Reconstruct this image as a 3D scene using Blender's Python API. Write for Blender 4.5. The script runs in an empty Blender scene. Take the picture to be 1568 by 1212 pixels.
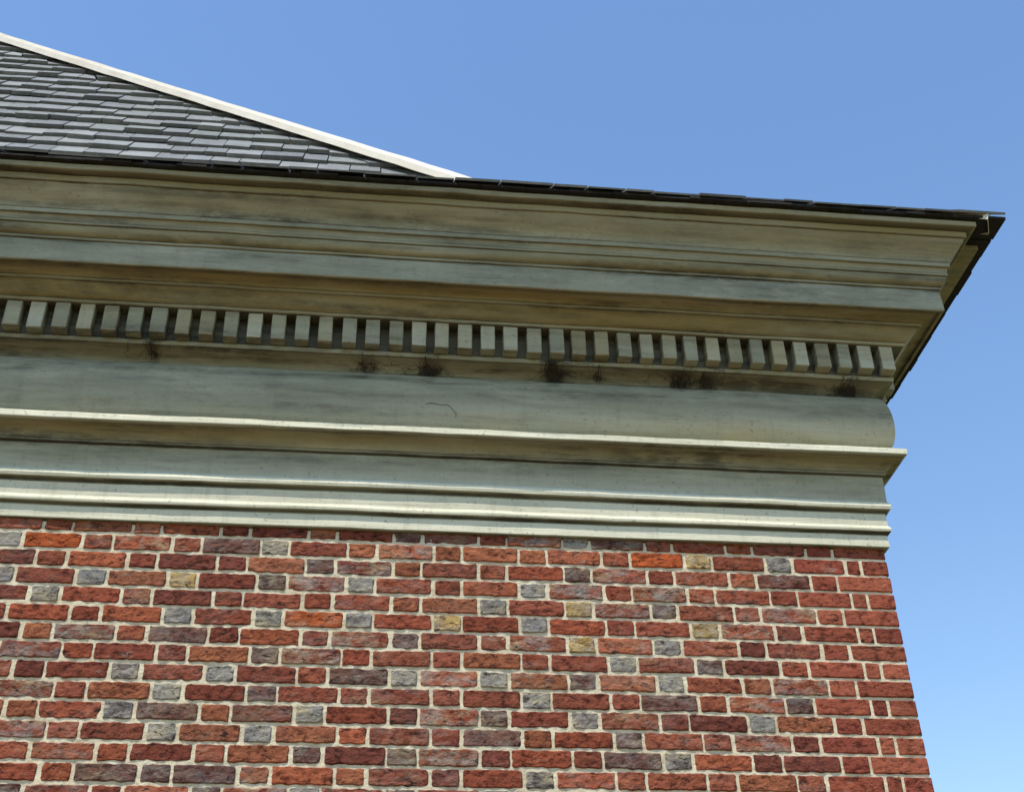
import bpy, math, random
from mathutils import Vector, Matrix, noise
random.seed(11)
S=bpy.context.scene
S.view_settings.view_transform='Standard'; S.view_settings.look='None'; S.view_settings.exposure=0
COL=S.collection
XL=-11.0; YB=11.0      # building extent to the left / to the back

# ------------------------------------------------------------ helpers
def nz(x,y,z): return noise.noise(Vector((x,y,z)))
def add_mesh(name,verts,faces,mats,parent=None,fmat=None,attrs=None,smooth=None):
    me=bpy.data.meshes.new(name); me.from_pydata(verts,[],faces); 
    for m in mats: me.materials.append(m)
    if fmat: me.polygons.foreach_set('material_index',fmat)
    if attrs:
        for k,(dom,typ,data) in attrs.items():
            a=me.attributes.new(k,typ,dom)
            if typ=='FLOAT': a.data.foreach_set('value',data)
            else: a.data.foreach_set('color',data)
    if smooth: me.polygons.foreach_set('use_smooth',smooth)
    me.update()
    ob=bpy.data.objects.new(name,me); COL.objects.link(ob)
    if parent: ob.parent=parent
    return ob
class NT:
    def __init__(s,name,rough=0.8,spec=0.3):
        s.m=bpy.data.materials.new(name); s.m.use_nodes=True; s.t=s.m.node_tree
        s.b=s.t.nodes['Principled BSDF']; s.b.inputs['Roughness'].default_value=rough
        s.b.inputs['Specular IOR Level'].default_value=spec
        s.co=s.t.nodes.new('ShaderNodeTexCoord').outputs['Object']
    def L(s,a,b): s.t.links.new(a,b)
    def map(s,sc,loc=(0,0,0),rot=(0,0,0)):
        n=s.t.nodes.new('ShaderNodeMapping'); s.L(s.co,n.inputs[0]); n.inputs['Scale'].default_value=sc
        n.inputs['Location'].default_value=loc; n.inputs['Rotation'].default_value=rot; return n.outputs[0]
    def noise(s,vec,scale=1,detail=6,rough=.6,dist=0):
        n=s.t.nodes.new('ShaderNodeTexNoise'); s.L(vec,n.inputs['Vector']); n.inputs['Scale'].default_value=scale
        n.inputs['Detail'].default_value=detail; n.inputs['Roughness'].default_value=rough; n.inputs['Distortion'].default_value=dist
        return n.outputs['Fac']
    def ramp(s,f,stops):
        n=s.t.nodes.new('ShaderNodeValToRGB'); s.L(f,n.inputs[0]); e=n.color_ramp.elements
        while len(e)<len(stops): e.new(.5)
        for el,(p,c) in zip(e,stops):
            el.position=p; el.color=(c,c,c,1) if isinstance(c,(int,float)) else (*c,1)
        return n.outputs[0]
    def mix(s,f,a,b,mode='MIX'):
        n=s.t.nodes.new('ShaderNodeMix'); n.data_type='RGBA'; n.blend_type=mode
        for v,i in ((f,0),(a,6),(b,7)):
            if isinstance(v,(int,float)): n.inputs[i].default_value=v
            elif isinstance(v,tuple): n.inputs[i].default_value=(*v,1)
            else: s.L(v,n.inputs[i])
        return n.outputs[2]
    def math(s,op,a,b=0.,clamp=False):
        n=s.t.nodes.new('ShaderNodeMath'); n.operation=op; n.use_clamp=clamp
        for v,i in ((a,0),(b,1)):
            if isinstance(v,(int,float)): n.inputs[i].default_value=v
            else: s.L(v,n.inputs[i])
        return n.outputs[0]
    def attr(s,name,o='Fac'):
        n=s.t.nodes.new('ShaderNodeAttribute'); n.attribute_name=name; return n.outputs[o]
    def bump(s,h,strength=.5,dist=.01,prev=None):
        n=s.t.nodes.new('ShaderNodeBump'); s.L(h,n.inputs['Height']); n.inputs['Strength'].default_value=strength
        n.inputs['Distance'].default_value=dist
        if prev: s.L(prev,n.inputs['Normal'])
        return n.outputs[0]
    def out(s,col=None,nrm=None):
        if col is not None:
            if isinstance(col,tuple): s.b.inputs['Base Color'].default_value=(*col,1)
            else: s.L(col,s.b.inputs['Base Color'])
        if nrm: s.L(nrm,s.b.inputs['Normal'])
        return s.m

# ------------------------------------------------------------ materials
def paint(name):
    n=NT(name,.65,.25)
    clean=(.66,.615,.45); pale=(.75,.705,.54); yel=(.44,.33,.12); mould=(.045,.038,.024); green=(.145,.152,.092)
    big=n.noise(n.map((1.3,2,5)),1,4,.6)
    c=n.mix(n.ramp(big,[(.35,0),(.65,1)]),clean,pale)
    yn=n.noise(n.map((1.1,6,9),(3,1,2)),1,4,.65)
    yf=n.math('MULTIPLY',n.attr('yellow'),n.ramp(yn,[(.30,.35),(.60,1.0)]),True)
    c=n.mix(yf,c,yel)
    base=n.math('MULTIPLY',n.attr('grime_shade'),1.35,True)
    sn=n.noise(n.map((2.2,6,9),(8,8,2)),1,4,.65)
    bmax=n.ramp(sn,[(.3,.54),(.7,.82)])
    c=n.mix(n.math('MINIMUM',base,bmax),c,n.mix(yf,green,(.175,.135,.06)))  # darker base on sheltered mouldings: painted shade along with dirt
    # mildew: long horizontal smears broken by a finer mottling
    mn=n.noise(n.map((1.15,12,17),(7,0,4)),1,5,.60)
    mn2=n.noise(n.map((8,16,26)),1,6,.74)
    mm=n.math('MULTIPLY',n.ramp(mn,[(.42,0),(.66,1)]),n.ramp(mn2,[(.36,.15),(.60,1)]))
    mf=n.math('MULTIPLY',mm,n.math('MULTIPLY',n.attr('grime_shade'),1.35),True)
    c=n.mix(n.math('MULTIPLY',mf,.8),c,mould)
    ex=n.math('SUBTRACT',n.attr('grime_shade'),1.0,True)     # near-black tone in quirks and dentil gaps: dirt plus painted shadow
    c=n.mix(n.math('MULTIPLY',ex,.92),c,(.04,.032,.022))
    sp=n.noise(n.map((55,55,80)),1,3,.7)
    c=n.mix(n.ramp(sp,[(.60,0),(.70,.6)]),c,(.14,.12,.08))
    dr=n.noise(n.map((22,22,1.6)),1,4,.7)
    c=n.mix(n.ramp(dr,[(.52,0),(.78,.30)]),c,(.18,.16,.10))
    g=n.noise(n.map((4,40,120)),1,4,.6); g2=n.noise(n.map((1.5,8,14)),1,2,.5)
    b=n.bump(g,.5,.004); b=n.bump(g2,.5,.012,b)
    return n.out(c,b)
M_paint=paint('weathered_cream_paint')

def brickm():
    n=NT('handmade_brick',.92,.12)
    c=n.attr('bcol','Color')
    a=n.noise(n.map((30,30,48)),1,6,.74)
    c=n.mix(n.ramp(a,[(.38,.95),(.50,0)]),c,n.mix(1.,c,(.32,.26,.26),'MULTIPLY'))
    d=n.noise(n.map((14,14,26),(4,4,4)),1,5,.7)
    c=n.mix(n.ramp(d,[(.50,0),(.66,.55)]),c,n.mix(1.,c,(1.5,1.65,1.45),'MULTIPLY'))
    e=n.noise(n.map((10,10,22),(1,8,3)),1,6,.78)
    lf=n.math('ADD',n.ramp(e,[(.60,0),(.70,.5)]),n.math('MULTIPLY',n.attr('lime'),n.ramp(e,[(.43,0),(.59,.92)])),True)
    lc=n.noise(n.map((6,6,9),(5,5,5)),1,3,.6)
    c=n.mix(lf,c,n.ramp(lc,[(.38,(.25,.235,.225)),(.5,(.40,.36,.30)),(.62,(.44,.36,.22))]))
    v=n.noise(n.map((20,20,58),(2,2,2)),1,4,.7,1.0)
    c=n.mix(n.ramp(v,[(.35,.92),(.41,0)]),c,(.035,.022,.02))
    b=n.bump(a,1.0,.011); b=n.bump(n.ramp(v,[(.32,0),(.42,1)]),.6,.007,b)
    return n.out(c,b)
M_brick=brickm()
def mortarm():
    n=NT('lime_mortar',.95,.1)
    a=n.noise(n.map((10,10,10)),1,5,.7)
    c=n.ramp(a,[(.25,(.40,.32,.21)),(.5,(.62,.53,.37)),(.75,(.72,.64,.48))])
    k=n.noise(n.map((70,70,70)),1,3,.7)
    c=n.mix(n.ramp(k,[(.60,0),(.72,.6)]),c,(.20,.15,.10))
    b=n.bump(k,.9,.005); return n.out(c,b)
M_mortar=mortarm()
def slatem():
    n=NT('slate',.7,.3)
    c=n.attr('scol','Color')
    a=n.noise(n.map((8,8,8)),1,5,.7)
    c=n.mix(n.ramp(a,[(.35,.5),(.6,0)]),c,(.08,.085,.085))
    d=n.noise(n.map((25,25,25)),1,4,.7)
    c=n.mix(n.ramp(d,[(.54,0),(.72,.6)]),c,(.29,.295,.28))
    b=n.bump(d,.7,.008); return n.out(c,b)
M_slate=slatem()
def simple(name,c1,c2,sc,rough=.8,bs=.4):
    n=NT(name,rough,.3); a=n.noise(n.map((sc,sc,sc)),1,5,.7)
    c=n.ramp(a,[(.3,c1),(.7,c2)]); return n.out(c,n.bump(a,bs,.01))
M_dark=simple('dark_eave_tar',(.010,.009,.008),(.032,.027,.022),20,.95)
M_hip=simple('painted_hip_metal',(.56,.48,.38),(.70,.64,.53),6,.5,.15)
M_web=simple('dusty_cobweb',(.025,.021,.016),(.07,.06,.045),30,1)
M_grass=simple('lawn',(.05,.085,.025),(.10,.13,.045),3,1)
M_bounce=simple('bounce_gravel',(.165,.12,.065),(.25,.195,.12),9,1)  # material of the added bounce surface

house=bpy.data.objects.new('brick_building',None); COL.objects.link(house)

# ------------------------------------------------------------ cornice profile (p = projection, z, yellow, dirt plus painted shade)
P=[]
def V(p,z,y=.1,g=.2): P.append((p,z,y,g))
def arc(p0,z0,p1,z1,kind,n=8,y=.2,g=.3):
    for i in range(n+1):
        t=i/n
        if kind=='cove': a=1-math.cos(t*math.pi/2); b=math.sin(t*math.pi/2)
        elif kind=='ovolo': a=math.sin(t*math.pi/2); b=1-math.cos(t*math.pi/2)
        elif kind=='ogee':
            b=.5-.5*math.cos(t*math.pi); a=t; b=.25*t+.75*b
        V(p0+(p1-p0)*a,z0+(z1-z0)*b,y,g)
V(-.03,4.026,0,1.9);V(.022,4.026,0,1.0);V(.025,4.030,0,.1);V(.024,4.080,0,.06);V(.023,4.086,0,1.7);V(.023,4.090,0,1.7)
V(.036,4.092,0,1.6);V(.041,4.096,0,.1);V(.043,4.105,0,.0);V(.041,4.113,0,.0);V(.036,4.119,0,.1);V(.034,4.126,0,.2)
V(.034,4.178,0,.06);V(.032,4.185,0,1.7);V(.032,4.190,0,1.7)
V(.048,4.192,0,1.6);V(.055,4.196,0,.1);V(.058,4.208,0,.0);V(.055,4.222,0,.05);V(.049,4.230,0,.3);V(.047,4.238,0,.35)
V(.048,4.300,.1,.50);V(.048,4.343,.1,.65);V(.047,4.350,.1,1.95)
V(.060,4.352,.3,1.5);V(.060,4.360,.3,.8);V(.058,4.361,.3,1.7)
arc(.062,4.364,.116,4.403,'cove',7,.7,1.0)
V(.122,4.404,.4,1.6);V(.136,4.410,.1,.5);V(.138,4.414,0,0);V(.138,4.437,0,.0);V(.134,4.441,0,.05)
V(.066,4.450,0,.3)
NB=18
for i in range(1,NB):
    t=i/NB; a=math.pi*t
    V(.066+.052*math.sin(a)**.8,4.450+(4.735-4.450)*(.5-.5*math.cos(a)),.60*(1-t)**1.3,.34+.50*t**1.5)  # shade and dirt painted darker toward the frieze top
V(.066,4.736,.2,1.95)
arc(.070,4.738,.136,4.778,'cove',7,.40,1.2)
V(.141,4.780,.3,1.9);V(.148,4.782,.35,.6);V(.150,4.799,.25,.5)
V(.136,4.803,.3,1.9);V(.136,4.812,.3,1.6);V(.136,4.930,.3,1.7)  # dentil backing darkened, shadow between the dentils painted in
V(.199,4.934,.5,1.7);V(.205,4.938,.6,.4);V(.205,4.948,.6,.4);V(.202,4.950,.5,1.9)
arc(.209,4.953,.258,4.998,'ogee',9,1,.6)
V(.260,5.000,.7,1.9);V(.270,5.003,.7,.5);V(.270,5.012,.7,.5);V(.268,5.013,.6,1.9)
arc(.274,5.016,.300,5.034,'cove',4,1,.75)
V(.330,5.037,.8,1.8);V(.333,5.030,.8,1.5);V(.347,5.029,.6,.8)
V(.350,5.033,.1,.5);V(.350,5.080,0,.48);V(.350,5.126,0,.6);V(.350,5.139,0,1.2)
V(.349,5.141,.3,1.95);V(.357,5.144,.3,.6);V(.357,5.153,.3,.6);V(.354,5.155,.3,1.95)
arc(.360,5.158,.384,5.193,'ovolo',6,.65,.8)
V(.383,5.196,.4,1.95);V(.391,5.198,.4,.7);V(.391,5.207,.4,.7);V(.388,5.208,.4,1.9)
arc(.390,5.211,.399,5.235,'cove',4,.5,.85)
V(.397,5.237,.3,1.9);V(.405,5.239,.2,.5);V(.405,5.259,.2,.5);V(.402,5.260,.2,1.9)
for i in range(15):
    t=i/14; a=.35*t+.65*(.5-.5*math.cos(t*math.pi))
    V(.406+.060*a,5.264+.086*t,.25+.6*t*t,.74-.24*t)
V(.468,5.352,.6,1.95);V(.476,5.354,.9,.5);V(.478,5.382,.9,.4);V(.476,5.384,.6,1.95);V(.506,5.387,.6,1.5);V(.514,5.389,.6,.5);V(.515,5.413,.6,.4);V(.500,5.417,.6,.5)
n=len(P)
WEBS=[(-3.03,.06,34,4.775),(-2.15,.11,40,4.764),(-1.88,.12,110,4.756),(-1.34,.09,120,4.760),(-1.37,.06,60,4.787),(-.80,.12,90,4.757),(-.68,.08,50,4.76),(-.05,.11,130,4.757),(-1.15,.06,20,4.765)]
xs=[]; x=XL
while x<-5: xs.append(x); x+=.5
while x<-.30: xs.append(x); x+=.025
xs+= [-.25,-.2,-.15,-.10,-.05]
st=[('f',x) for x in xs]+[('m',0)]
y=.06
ys=[]
while y<3: ys.append(y); y+=.1
while y<=YB: ys.append(y); y+=.5
st+=[('s',y) for y in ys]
verts=[];faces=[];yl=[];gr=[]
for kind,q in st:
    for i,(p,z,yy,g) in enumerate(P):
        grp=z*3
        if kind=='f': X,Y=q,-p; s=q
        elif kind=='m': X,Y=p,-p; s=0
        else: X,Y=p,q; s=q+50
        dz=.0055*nz(s*.55,grp*.9,3)+.0028*nz(s*2.7,grp*2,9)+.0010*nz(s*11,z*30,1)
        dp=.0042*nz(s*.7,grp*1.3,30)+.0026*nz(s*4,grp*2,19)+.0009*nz(s*13,z*40,12)
        if kind=='s': X+=dp
        else: Y-=dp
        if kind=='m': X+=dp
        if kind!='s':
            if 4.45<z<4.735:
                f_=min(1,max(0,(q+2.6)/2.0)) if kind=='f' else 1
                low=min(1,max(0,(4.62-z)/.12))
                yy=yy*(.35+.65*f_)+.30*f_*low; g=g*(1-.80*f_*low)  # yellower and less darkened low on the right: bounced light painted in
            if 4.70<z<4.801:
                for cx,sz,_,zz in WEBS:
                    g+= .5*math.exp(-((X-cx)/(sz*.35))**2)*(1 if _>30 else .5)
                g=min(g,1.95)
            if kind=='f' and z>4.9: g=g*(1+.25*min(1,max(0,(-q-1)/2.5))) if g<1 else g
        verts.append((X,Y,z+dz)); yl.append(min(1,yy)); gr.append(g)
for k in range(len(st)-1):
    for i in range(n-1):
        a=k*n+i; faces.append((a,a+n,a+n+1,a+1))
add_mesh('cornice_mouldings',verts,faces,[M_paint],house,attrs={'yellow':('POINT','FLOAT',yl),'grime_shade':('POINT','FLOAT',gr)})

# ------------------------------------------------------------ dentils
verts=[];faces=[];yl=[];gr=[]
def box(x0,x1,y0,y1,z0,z1,b,yy=.2,gg=.3,jit=0):
    ids={}
    for sx in (0,1):
        for sy in (0,1):
            for sz in (0,1):
                for ax in range(3):
                    c=[(x0,x1)[sx],(y0,y1)[sy],(z0,z1)[sz]]
                    for j in range(3):
                        if j!=ax: c[j]+= b if (sx,sy,sz)[j]==0 else -b
                    c=[v+random.uniform(-jit,jit) for v in c]
                    ids[(sx,sy,sz,ax)]=len(verts); verts.append(tuple(c)); yl.append(yy)
                    gr.append({0:gg+.9 if sy==1 else gg+.5,1:gg,2:gg+.5}[ax])  # side and bottom faces darker: shade between dentils painted in with the dirt
    I=lambda *k: ids[k]
    for s in (0,1):
        faces.append((I(s,0,0,0),I(s,1,0,0),I(s,1,1,0),I(s,0,1,0)))
        faces.append((I(0,s,0,1),I(1,s,0,1),I(1,s,1,1),I(0,s,1,1)))
        faces.append((I(0,0,s,2),I(1,0,s,2),I(1,1,s,2),I(0,1,s,2)))
    for a in (0,1):
        for c in (0,1):
            faces.append((I(a,c,0,0),I(a,c,1,0),I(a,c,1,1),I(a,c,0,1)))
            faces.append((I(a,0,c,0),I(a,1,c,0),I(a,1,c,2),I(a,0,c,2)))
            faces.append((I(0,a,c,1),I(1,a,c,1),I(1,a,c,2),I(0,a,c,2)))
    for a in (0,1):
        for c in (0,1):
            for d in (0,1): faces.append((I(a,c,d,0),I(a,c,d,1),I(a,c,d,2)))
pit=.0978; k=0
while .117-pit*k>XL:
    c=.117-pit*k+random.uniform(-.002,.002); w=.030+random.uniform(-.0018,.0018)
    j=random.uniform(-.003,.003)
    box(c-w,c+w,-.196+random.uniform(-.003,.003),-.132,4.806+j,4.9335,.003,random.choice([.1,.25,.4,.6]),random.choice([.32,.42,.55]),.0013); k+=1
k=0
while -.117+pit*k<YB-.1:
    c=-.117+pit*k
    if c>-.10: box(.132,.194,c-.029,c+.029,4.808,4.9335,.003,.3,.3,.0008)
    k+=1
add_mesh('dentils',verts,faces,[M_paint],house,attrs={'yellow':('POINT','FLOAT',yl),'grime_shade':('POINT','FLOAT',gr)})

# ------------------------------------------------------------ brick wall
CH=.0737
verts=[];faces=[];bc=[];lm=[]
def brickcol(header,corner):
    r=random.random()
    reds=[(.29,.074,.038),(.25,.064,.035),(.32,.090,.044),(.21,.056,.034),(.275,.080,.044),(.17,.050,.034),(.24,.070,.042),(.30,.10,.05)]
    c=random.choice(reds); l=random.choice([0,0,.1,.25])
    if corner: c=random.choice([(.29,.076,.044),(.32,.092,.052),(.26,.064,.040)]); l=0
    else:
        if r<.018: c=(.42,.095,.03)
        elif header and r<.27: c=random.choice([(.20,.18,.165),(.17,.14,.125),(.25,.225,.19)]); l=1.0
        elif header and r<.42: c=(.13,.06,.047); l=.5
        elif r<.08: c=random.choice([(.13,.056,.044),(.15,.066,.05)]); l=.35
        elif r<.22: l=.65
        elif header and r>.97: c=(.42,.27,.10); l=.6
    f=random.uniform(.82,1.18)
    return tuple(v*f for v in c),l
def brick(u0,u1,zc,h,side,hd,fine,corner=False):
    nonl=len(verts)
    col,l=brickcol(hd,corner)
    out=random.uniform(-.0015,.0025)+.0070
    sd=random.uniform(0,100)
    jit=.0035 if not corner else .0012
    u0+=random.uniform(-jit,jit)*.8; u1+=random.uniform(-jit,jit)*.8
    jz=.0018 if not corner else .001
    z0=zc-h/2+random.uniform(-jz,jz); z1=zc+h/2+random.uniform(-jz,jz)
    tilt=random.uniform(-.012,.012)*(0.3 if corner else 1)
    nu=max(3,int((u1-u0)/.0115)) if fine else 2; nv=5 if fine else 2
    gu=[0]+[ .004/(u1-u0)+ (1-.008/(u1-u0))*i/nu for i in range(nu+1)]+[1]
    gv=[0]+[ .004/h+(1-.008/h)*i/nv for i in range(nv+1)]+[1]
    W=len(gu)
    for b_,v in enumerate(gv):
        for a_,u in enumerate(gu):
            U=u0+(u1-u0)*u; Z=z0+(z1-z0)*v+tilt*(U-(u0+u1)/2)
            rim=(a_ in (0,W-1)) or (b_ in (0,len(gv)-1))
            cor=(a_ in (0,W-1)) and (b_ in (0,len(gv)-1))
            d=out-(.004 if rim else 0)
            if fine:
                k=1.0 if not corner else .4
                d+=k*(.0036*nz(U*28+sd,Z*40,sd)+.0022*nz(U*70,Z*90,sd))
                e=.0028*k
                if cor:
                    U+=(.003 if a_==0 else -.003)*k; Z+=(.0025 if b_==0 else -.0025)*k
                U+=e*nz(U*45,Z*60+sd,3)*1.3; Z+=e*(nz(U*38+sd,Z*45,17)*1.5+nz(U*90+sd,Z*45,7)*.7)
                if not rim and (a_ in(1,W-2)) and (b_ in (1,len(gv)-2)): d-=.002
            verts.append((U,-d,Z) if side==0 else (d,U,Z)); bc.extend((*col,1)); lm.append(l)
    H=len(gv)
    for b_ in range(H-1):
        for a_ in range(W-1):
            i=nonl+b_*W+a_; faces.append((i,i+1,i+W+1,i+W))
    ring=[nonl+i for i in range(W)]+[nonl+r*W+W-1 for r in range(1,H)]+[nonl+(H-1)*W+i for i in range(W-2,-1,-1)]+[nonl+r*W for r in range(H-2,0,-1)]
    s0=len(verts)
    for i in ring:
        v=verts[i]; verts.append((v[0],.012,v[2]) if side==0 else (-.012,v[1],v[2])); bc.extend((*col,1)); lm.append(l)
    m=len(ring)
    for i in range(m): faces.append((ring[i],s0+i,s0+(i+1)%m,ring[(i+1)%m]))
s_,h_,j_=.2115,.099,.0125
k=-1
while True:
    zc=3.940-CH*k
    if zc<.03: break
    rowA=(k%2==1)
    for side in (0,1):
        fine=(side==0 and zc>2.7)
        A = rowA if side==0 else (not rowA)
        if A: seq=[('s',1)]; nxt='h'
        else: seq=[('h',1),('c',1)]; nxt='s'
        t=0; idx=0
        lim=(-XL if side==0 else 7)
        while t<lim:
            if idx<len(seq): ty,cr=seq[idx]
            else: ty,cr=nxt,0; nxt='h' if nxt=='s' else 's'
            idx+=1
            w={'s':s_,'h':h_,'c':.054}[ty]
            if t<.33: cr=1
            fb=fine and t<5
            hh=CH-(.0105 if cr else .0125)
            if side==0:
                if t>0: brick(-t-w,-t,zc,hh,0,ty=='h',fb,bool(cr))
                else: brick(-w,.007,zc,hh,0,False,fb,True)
            else:
                brick(t,t+w,zc,hh,1,ty=='h',False,bool(cr))
            t+=w+j_
    k+=1
add_mesh('brick_facing',verts,faces,[M_brick],house,attrs={'bcol':('POINT','FLOAT_COLOR',bc),'lime':('POINT','FLOAT',lm)})
verts=[];faces=[]
def sheet(fn,nu,nv):
    b=len(verts)
    for j in range(nv+1):
        for i in range(nu+1): verts.append(fn(i/nu,j/nv))
    for j in range(nv):
        for i in range(nu):
            a=b+j*(nu+1)+i; faces.append((a,a+1,a+nu+2,a+nu+1))
def f(u,v):
    X=-5+5*u; Z=2.6+1.42*v
    return (X,-.0022+.0022*nz(X*30,1,Z*30),Z)
sheet(f,420,130)
sheet(lambda u,v:(XL+(-5-XL)*u, -.002, 2.6+1.42*v),4,2)
sheet(lambda u,v:(XL+(0-XL)*u,-.002,2.6*v),4,2)
sheet(lambda u,v:(.002,YB*u,4.02*v),4,4)
add_mesh('mortar_joints',verts,faces,[M_mortar],house)

# ------------------------------------------------------------ roof
ZE=5.432; PF=.54; XS=.65
hip0=Vector((XS,-PF,ZE)); hip1=Vector((-1.44,.479,6.251)); hip2=Vector((-1.90-2.14*3,.689+3,6.609+5.1))
ridgeY=hip2.y
yb2=2*ridgeY+.54
verts=[];faces=[];sc=[];
def quad(*p,c=(.05,.05,.055)):
    b=len(verts)
    for q in p: verts.append(tuple(q)); sc.extend((*c,1))
    faces.append(tuple(range(b,b+len(p))))
o=Vector((0,0,-.012))
XLr=-16
quad(Vector((XLr,-PF+.02,ZE)),hip0+Vector((-.02,.02,0)),hip1+o,Vector((XLr,hip1.y,hip1.z))+o)
quad(Vector((XLr,hip1.y,hip1.z))+o,hip1+o,hip2+o,Vector((XLr,hip2.y,hip2.z))+o)
bk0=Vector((XS,yb2,ZE)); bk1=Vector((hip1.x,yb2-1.0,hip1.z))
quad(hip0,bk0,bk1,hip1,c=(.13,.135,.15)); quad(hip1,bk1,hip2,c=(.13,.135,.15))
quad(bk0,Vector((XLr,yb2,ZE)),Vector((XLr,yb2-1,hip1.z)),bk1,c=(.13,.135,.15))
quad(bk1,Vector((XLr,yb2-1,hip1.z)),Vector((XLr,hip2.y,hip2.z)),hip2,c=(.13,.135,.15))
def slate_rows(p0,p1,hipa,hipb,expo,xmin,thick=1.0,s=0):
    d=Vector((0,p1[0]-p0[0],p1[1]-p0[1])); Ls=d.length; d/=Ls; nrm=Vector((0,-d.z,d.y))
    def hx(sv): return hipa.x+(hipb.x-hipa.x)*min(sv,Ls)/Ls
    def pt(X,sv,hh):
        q=Vector((X,p0[0],p0[1]))+d*sv+nrm*hh; return (q.x,q.y,q.z)
    while s<Ls-.02:
        s1=min(s+expo*1.35,Ls+.02)
        x=xmin+random.uniform(0,.15)
        while x<hx(s)-.01:
            w=random.uniform(.11,.23)
            x1=min(x+w,hx(s)); xt0=min(x,hx(s1)); xt1=min(x1,hx(s1))
            th=random.uniform(.010,.022)*thick; js=random.uniform(-.020,.020)*thick; lift=random.uniform(.002,.013)*thick
            g=random.uniform(.80,1.22); base=random.choice([(.185,.187,.188),(.20,.203,.20),(.16,.164,.168),(.18,.188,.176),(.22,.22,.212)])
            c=tuple(v*g for v in base)
            b=len(verts); gp=.003; ck=random.uniform(-.016,.016)*thick
            for q in [(x+gp,s+js,lift+th+.012*thick),(x1-gp,s+js+ck,lift+th+.012*thick),(xt1-gp,s1,.004),(xt0+gp,s1,.004),
                      (x+gp,s+js,lift+.004),(x1-gp,s+js+ck,lift+.004)]:
                verts.append(pt(*q)); sc.extend((*c,1))
            faces.extend([(b,b+1,b+2,b+3),(b+4,b+5,b+1,b),(b,b+3,b+4),(b+1,b+5,b+2)])
            x=x1
        s+=expo
slate_rows((-PF,ZE),(hip1.y,hip1.z),hip0,hip1,.19,-9,.45)
slate_rows((hip1.y,hip1.z),(hip2.y,hip2.z),hip1,hip2,.185,-11,1.0)
add_mesh('slate_roof',verts,faces,[M_slate],house,attrs={'scol':('POINT','FLOAT_COLOR',sc)})

verts=[];faces=[]
def run_slab(axis,a0,a1,q0,q1):
    a=a0
    while a<a1-.001:
        w=random.uniform(.10,.22); b_=min(a+w,a1)
        o_=random.uniform(-.006,.006); zt=ZE+.002+random.uniform(-.002,.002); zb=ZE-.010+random.uniform(-.0025,.0015)
        i=len(verts)
        for A in (a+.001,b_-.001):
            for Q in (q0,q1+o_):
                for Z in (zb,zt):
                    verts.append((A,-Q,Z) if axis==0 else (Q,A,Z))
        faces.extend([(i,i+1,i+3,i+2),(i+4,i+6,i+7,i+5),(i,i+2,i+6,i+4),(i+1,i+5,i+7,i+3),(i+2,i+3,i+7,i+6),(i,i+4,i+5,i+1)])
        a=b_
run_slab(0,-11,XS,.40,PF-.004)
run_slab(1,-PF+.15,9,.44,XS)
add_mesh('eave_edge',verts,faces,[M_dark],house)
verts=[];faces=[]
def bx(x0,x1,y0,y1,z0,z1):
    i=len(verts)
    for X in (x0,x1):
        for Y in (y0,y1):
            for Z in (z0,z1): verts.append((X,Y,Z))
    faces.extend([(i,i+1,i+3,i+2),(i+4,i+6,i+7,i+5),(i,i+2,i+6,i+4),(i+1,i+5,i+7,i+3),(i+2,i+3,i+7,i+6),(i,i+4,i+5,i+1)])
bx(.5165,.590,-.36,9,5.392,5.414)
add_mesh('side_eave_board',verts,faces,[M_paint],house,attrs={'yellow':('POINT','FLOAT',[.8]*len(verts)),'grime_shade':('POINT','FLOAT',[.6]*len(verts))})

def strip(name,pa,pb,w,h,mat,seg=30):
    v=[];fc=[]
    d=(pb-pa).normalized(); sd=d.cross(Vector((0,0,1))).normalized(); up=sd.cross(d).normalized()
    prof=[(-w,-.03),(-w,.012),(-w*.35,.014+h*.4),(-w*.30,.014+h),(w*.30,.014+h),(w*.35,.014+h*.4),(w,.012),(w,-.03)]
    for k in range(seg+1):
        c=pa.lerp(pb,k/seg)
        for a,b in prof:
            q=c+sd*a+up*(b+.006*nz(k*.7,0,0)); v.append(tuple(q))
    m=len(prof)
    for k in range(seg):
        for i in range(m-1):
            a=k*m+i; fc.append((a,a+1,a+m+1,a+m))
    fc.append(tuple(range(m))); fc.append(tuple(range(seg*m,seg*m+m)))
    return add_mesh(name,v,fc,[mat],house)
strip('hip_cap_upper',hip1+Vector((0,0,.01)),hip2,.09,.06,M_hip,seg=60)
strip('hip_cap_lower',hip0+Vector((-.06,.04,.002)),hip1,.055,.020,M_hip)

# ------------------------------------------------------------ cobwebs / dead vine tangles
def tangle(cx,sz,nst,seed,zc=4.765):
    rr=random.Random(seed)
    cu=bpy.data.curves.new('cobweb','CURVE'); cu.dimensions='3D'; cu.bevel_depth=.0007; cu.bevel_resolution=0
    def surf(Z):
        t=min(1,max(0,(Z-4.738)/.042)); return .070+.066*(1-math.sqrt(max(0,1-t*t)))
    for i in range(nst):
        long=rr.random()<.14
        sp=cu.splines.new('POLY'); m=rr.randint(5,9)+(10 if long else 0); sp.points.add(m-1)
        a=rr.uniform(0,2*math.pi); X=cx+rr.gauss(0,sz*.22); Z=zc+rr.gauss(0,.008)
        step=sz*(.06 if not long else .17)
        for q in range(m):
            Zc=min(4.797,max(4.7385,Z)); off=.003+.004*rr.random()
            Pp=surf(Zc)+off if Zc<4.780 else .152+off*.6
            sp.points[q].co=(X,-Pp,Zc,1); sp.points[q].radius=rr.uniform(.3,1.7)*(.75 if long else 1)
            a+=rr.gauss(0,1.7 if not long else .7); X+=math.cos(a)*step; Z+=math.sin(a)*.006
    cu.materials.append(M_web)
    ob=bpy.data.objects.new('cobweb',cu); COL.objects.link(ob)
    return ob
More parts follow.
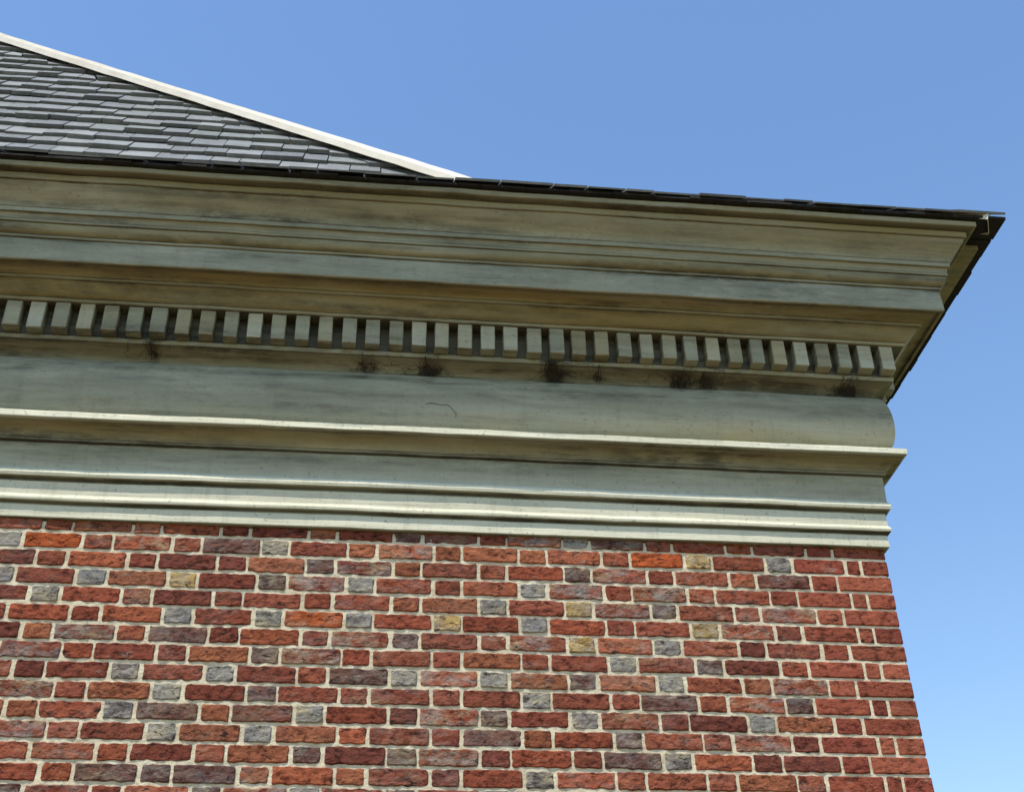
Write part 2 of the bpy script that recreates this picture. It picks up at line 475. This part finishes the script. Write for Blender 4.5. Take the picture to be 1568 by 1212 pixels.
for cx,sz,ns,zz in WEBS: tangle(cx,sz,ns,int(abs(cx)*100),zz)
cu=bpy.data.curves.new('dead_vine','CURVE'); cu.dimensions='3D'; cu.bevel_depth=.0009
sp=cu.splines.new('POLY'); pts=[(-1.90,4.565),(-1.88,4.571),(-1.86,4.570),(-1.835,4.564),(-1.81,4.567),(-1.795,4.556),(-1.785,4.54),(-1.772,4.525),(-1.775,4.505)]
sp.points.add(len(pts)-1)
for q,(X,Z) in enumerate(pts): sp.points[q].co=(X,-.121,Z,1)
cu.materials.append(M_web); ob=bpy.data.objects.new('dead_vine',cu); COL.objects.link(ob)

# ------------------------------------------------------------ ground
def plane(name,x0,x1,y0,y1,z,mat):
    return add_mesh(name,[(x0,y0,z),(x1,y0,z),(x1,y1,z),(x0,y1,z)],[(0,1,2,3)],[mat])
plane('ground',-600,600,-600,600,0,M_grass)
plane('gravel_bounce',-30,14,-16,-.35,.004,M_bounce)  # unseen gravel, added to bounce warm light up onto the soffits

# ------------------------------------------------------------ light
el=math.radians(63); az=math.radians(35)
sdir=Vector((-math.sin(az)*math.cos(el),-math.cos(az)*math.cos(el),math.sin(el)))
L=bpy.data.lights.new('sun','SUN'); L.energy=5; L.angle=math.radians(.5); L.color=(1,.95,.85)
lo=bpy.data.objects.new('sun',L); COL.objects.link(lo); lo.rotation_euler=sdir.to_track_quat('Z','Y').to_euler()
w=bpy.data.worlds.new('World'); S.world=w; w.use_nodes=True
t=w.node_tree; bg=t.nodes['Background']; sk=t.nodes.new('ShaderNodeTexSky'); sk.sky_type='NISHITA'; sk.sun_disc=False
sk.sun_elevation=el; sk.sun_rotation=math.atan2(sdir.x,sdir.y); sk.air_density=1.45; sk.dust_density=0; sk.ozone_density=2.8
hs=t.nodes.new('ShaderNodeHueSaturation'); hs.inputs['Hue'].default_value=.504; hs.inputs['Saturation'].default_value=1.10; hs.inputs['Value'].default_value=1.38
t.links.new(sk.outputs[0],hs.inputs['Color']); t.links.new(hs.outputs[0],bg.inputs[0]); bg.inputs[1].default_value=.15

# ------------------------------------------------------------ camera
cam=bpy.data.cameras.new('camera'); co=bpy.data.objects.new('camera',cam); COL.objects.link(co)
r=Vector((.9933,-.1140,-.0201)); u=Vector((-.0492,-.5738,.8176)); fw=Vector((.1048,.8111,.5756))
m=Matrix((r,u,-fw)).transposed().to_4x4(); m.translation=Vector((-2.108,-4.551,1.6)); co.matrix_world=m
cam.sensor_width=36; cam.lens=1950/1552*36; cam.shift_y=-35/1552; cam.clip_end=2000
S.camera=co
